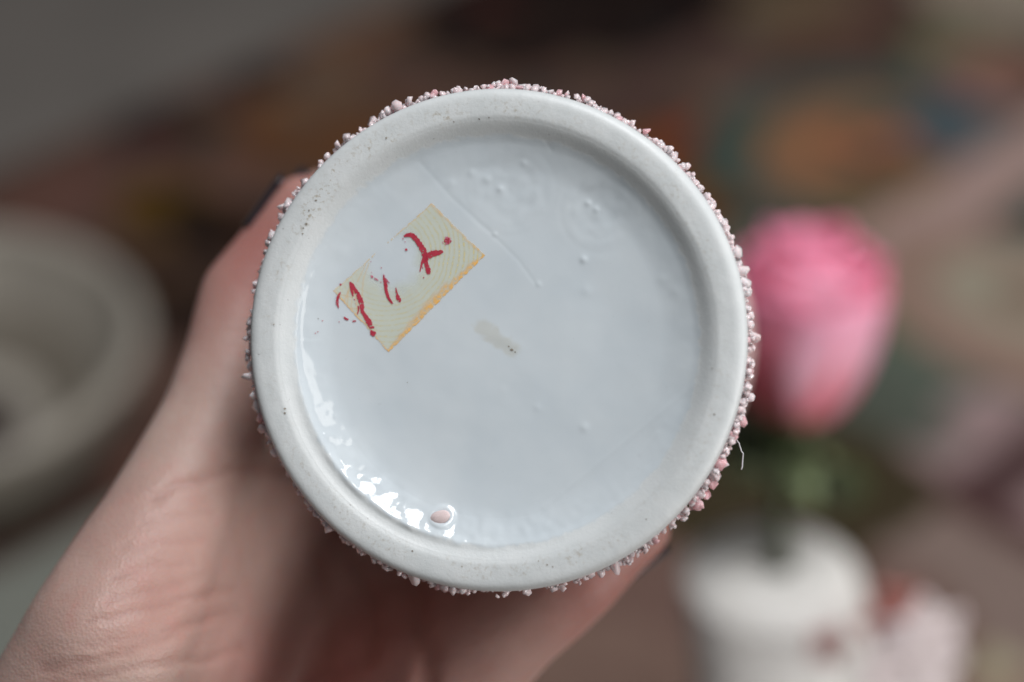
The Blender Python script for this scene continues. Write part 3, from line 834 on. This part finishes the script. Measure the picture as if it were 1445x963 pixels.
# ------------------------------------------------------------------ the hand
hand = empty('hand', 'bare hand with black nail polish gripping the white pot from the lower left', 'hand', GRIP)
V = Vector
IDX = [(G(428, 296, -45), 6.6), (G(345, 418, -43), 8.0), (G(302, 596, -36), 9.4), (G(152, 905, -18), 14.0)]
THB = [(V((21.2, -31.6, -39)), 6.5), (V((10.5, -39.5, -36)), 8.6), (V((-14.5, -60.5, -39)), 11.0), (V((-60, -98, -44)), 15)]
WR = V((-108, -122, -46))
MID = G(62, 1075, -22)
chains = [IDX, THB]
for kz, (dz, sc, dm) in enumerate(((-17, 1.03, -3), (-33, 1.0, -2), (-47, .86, 1))):
    ch = []
    for i, (p, r) in enumerate(IDX):
        q = V(p); q.z += dz * (1.0 if i < 3 else 1.05); q.x += (1.5, 0, -1, dm)[i]; q.y += (2.5, 1, -1, -2 * kz)[i] * (1 if kz < 2 else -2)
        ch.append((q, r * sc * (.95 if i < 3 else .9)))
    chains.append(ch)
sph = []


def cap(a, ra, b, rb):
    L = (b - a).length; k = max(2, int(L / (min(ra, rb) * .22)))
    for i in range(k + 1):
        t = i / k; sph.append((a.lerp(b, t), ra + (rb - ra) * t))


def chain(c):
    """finger: slightly waisted between the joints"""
    for (a, ra), (b, rb) in zip(c[:-1], c[1:]):
        m = a.lerp(b, .5); rm = (ra + rb) / 2 * .95
        cap(a, ra, m, rm); cap(m, rm, b, rb)


for c in chains: chain(c)
cmc = THB[3][0]
for i, c in enumerate([chains[0]] + chains[2:]):
    q = MID + V((0, -i, -15 * i)); cap(c[3][0], c[3][1], q, 14.5 - i); cap(q, 14.5 - i, WR + V((3 - 2 * i, 3, 10 - 11 * i)), 15 - i)
cap(cmc, 15, WR + V((8, 4, 6)), 17)
# first web and palm between thumb and index
mI, mT, pI = IDX[3][0], THB[2][0], IDX[2][0]
for t in np.linspace(0, 1, 13):
    for s_ in np.linspace(0, 1, 8):
        a = pI.lerp(mI, .18 + .82 * s_); b = THB[1][0].lerp(mT, .12 + .88 * s_)
        q = a.lerp(b, t); sag = math.sin(math.pi * t) ** 1.1
        q = q + V((-1, -4, -31)) * sag * (1 - .2 * s_)
        sph.append((q, (8.0 + 4 * s_) * (1 - .12 * sag)))
for t in np.linspace(0, 1, 11):
    for s_ in np.linspace(0, 1, 8):
        a = mI.lerp(WR, .1 + .8 * s_); b = mT.lerp(cmc, .0 + .9 * s_); q = a.lerp(b, t); sph.append((q + V((0, -3, -30)) * math.sin(math.pi * t) ** 1.1, 13))
        a2 = chains[4][3][0].lerp(WR, .1 + .8 * s_); sph.append((mI.lerp(WR, .1 + .8 * s_).lerp(a2, t), 11.5))
ELB = WR + V((-110, -160, -40))
for t in np.linspace(0, 1, 60):
    q = WR.lerp(ELB + (ELB - WR) * .3, t); w = 19 + 14 * sstep(0, .6, t)
    for k in (-1, 0, 1): sph.append((q + V((3, -3, 9)) * k * 1.0, float(w) * (1 if k == 0 else .86)))
ib = bmesh.new(); bmesh.ops.create_icosphere(ib, subdivisions=3, radius=1)
iv = np.array([v.co[:] for v in ib.verts]); itf = np.array([[v.index for v in f.verts] for f in ib.faces]); ib.free()
vs = np.concatenate([iv * r + np.array(p) for p, r in sph]) * MM
fs = np.concatenate([itf + i * len(iv) for i in range(len(sph))])
tmp = pydata('hand_tmp', vs, fs.tolist())
to = bpy.data.objects.new('hand_tmp', tmp); C.objects.link(to)
m = to.modifiers.new('r', 'REMESH'); m.mode = 'VOXEL'; m.voxel_size = 0.00085
m = to.modifiers.new('s', 'SMOOTH'); m.iterations = 60; m.factor = .6
dg = bpy.context.evaluated_depsgraph_get(); hm = bpy.data.meshes.new_from_object(to.evaluated_get(dg)); hm.name = 'skin'
bpy.data.objects.remove(to); bpy.data.meshes.remove(tmp)
N = len(hm.vertices); co = np.zeros(N * 3, np.float32); hm.vertices.foreach_get('co', co); co = co.reshape(-1, 3).astype(float) / MM
no = np.zeros(N * 3, np.float32); hm.vertices.foreach_get('normal', no); no = no.reshape(-1, 3)
# project on the photo's angles to lay creases where the skin folds
kx = 722.5 + co[:, 0] * FPX / (300 - co[:, 2]); ky = 481.5 - co[:, 1] * FPX / (300 - co[:, 2])
cr = np.zeros(N)
CREASES = [([(215, 700), (270, 680), (330, 664), (420, 655)], .45, 9), ([(160, 812), (215, 800), (275, 794)], .26, 6), ([(150, 850), (210, 832), (285, 812)], .30, 6), ([(125, 880), (200, 858), (255, 842), (330, 832)], .38, 7), ([(60, 945), (150, 932), (215, 905), (300, 872), (340, 858)], .40, 8),
           ([(120, 912), (180, 905), (240, 886)], .28, 6), ([(170, 775), (230, 765), (290, 760)], .22, 6), ([(200, 740), (260, 728), (300, 722)], .2, 6), ([(100, 960), (190, 945), (300, 930), (340, 915)], .34, 7), ([(590, 810), (588, 860), (605, 925), (600, 970)], 1.1, 20), ([(505, 800), (530, 850), (520, 930)], .6, 16), ([(455, 790), (470, 850), (455, 940)], .45, 16)]
for pts, amp, w in CREASES:
    D, _ = seg_dist(kx + 4 * vnoise(kx / 18, ky / 18, 7), ky + 5 * vnoise(kx / 22, ky / 22, 8), pts); cr = np.maximum(cr, amp * .85 * np.exp(-(D / (w * .8)) ** 2))
front = (no[:, 2] > .05)
co2 = co - no * (cr * front)[:, None] + no * (.12 * vnoise(co[:, 0] / 5 + co[:, 2] / 9, co[:, 1] / 5, 31))[:, None]
hm.vertices.foreach_set('co', (co2 * MM).astype(np.float32).reshape(-1)); hm.update()
fl = np.zeros((N, 4)); fl[:, 3] = 1


def near(p, rad): return np.exp(-(((co - np.array(p)) ** 2).sum(1)) / rad ** 2)


fl[:, 0] = np.clip(near(IDX[0][0], 20) * .9 + near(IDX[1][0], 12) * .5 + near(THB[0][0], 16) * .55 + near(THB[1][0], 16) * .45 + near(THB[2][0], 30) * .4 + near(mI.lerp(mT, .65), 30) * .6 + .25 * vnoise(co[:, 0] / 14, co[:, 1] / 14, 3), 0, 1)  # blush at index and thumb; the palm term paints in its red shade
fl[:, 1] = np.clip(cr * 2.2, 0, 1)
color_attr(hm, 'flush_shade', fl)
link('skin', hm, M_SKIN, hand)


def nail(c, L, Wd, outward, back=1.0):
    (tip, rt), (jt, rj) = c[0], c[1]
    d = (tip - jt).normalized(); o = V(outward); o = (o - d * o.dot(d)).normalized(); sd = d.cross(o)
    u = np.linspace(-1, 1, 13)[:, None]; v = np.linspace(0, 1, 13)[None, :]
    a = u * Wd; rr = rt * .98 + .25
    x = rr * np.sin(a); hgt = rr * np.cos(a)
    P = np.zeros((13, 13, 3)); yy = rt * .50 - L * (1 - v) - 1.6 * u ** 4 * v
    base = np.array(tip)
    hgt = hgt - .5 * np.clip(yy, 0, 99) ** 2 / rt * .55
    for i in range(3): P[..., i] = base[i] + d[i] * yy + o[i] * hgt + sd[i] * x
    ob = link('fingernail', grid_mesh('fingernail', P * MM), M_NAIL, hand)
    m = ob.modifiers.new('thickness', 'SOLIDIFY'); m.thickness = .0007; m.offset = 0


nail(chains[0], 11.5, .95, (-.8, .55, -.35)); nail(chains[1], 10.5, .85, (.40, -.62, -.85))
for c in chains[2:]: nail(c, 10.5, .95, (-.8, .55, 0))
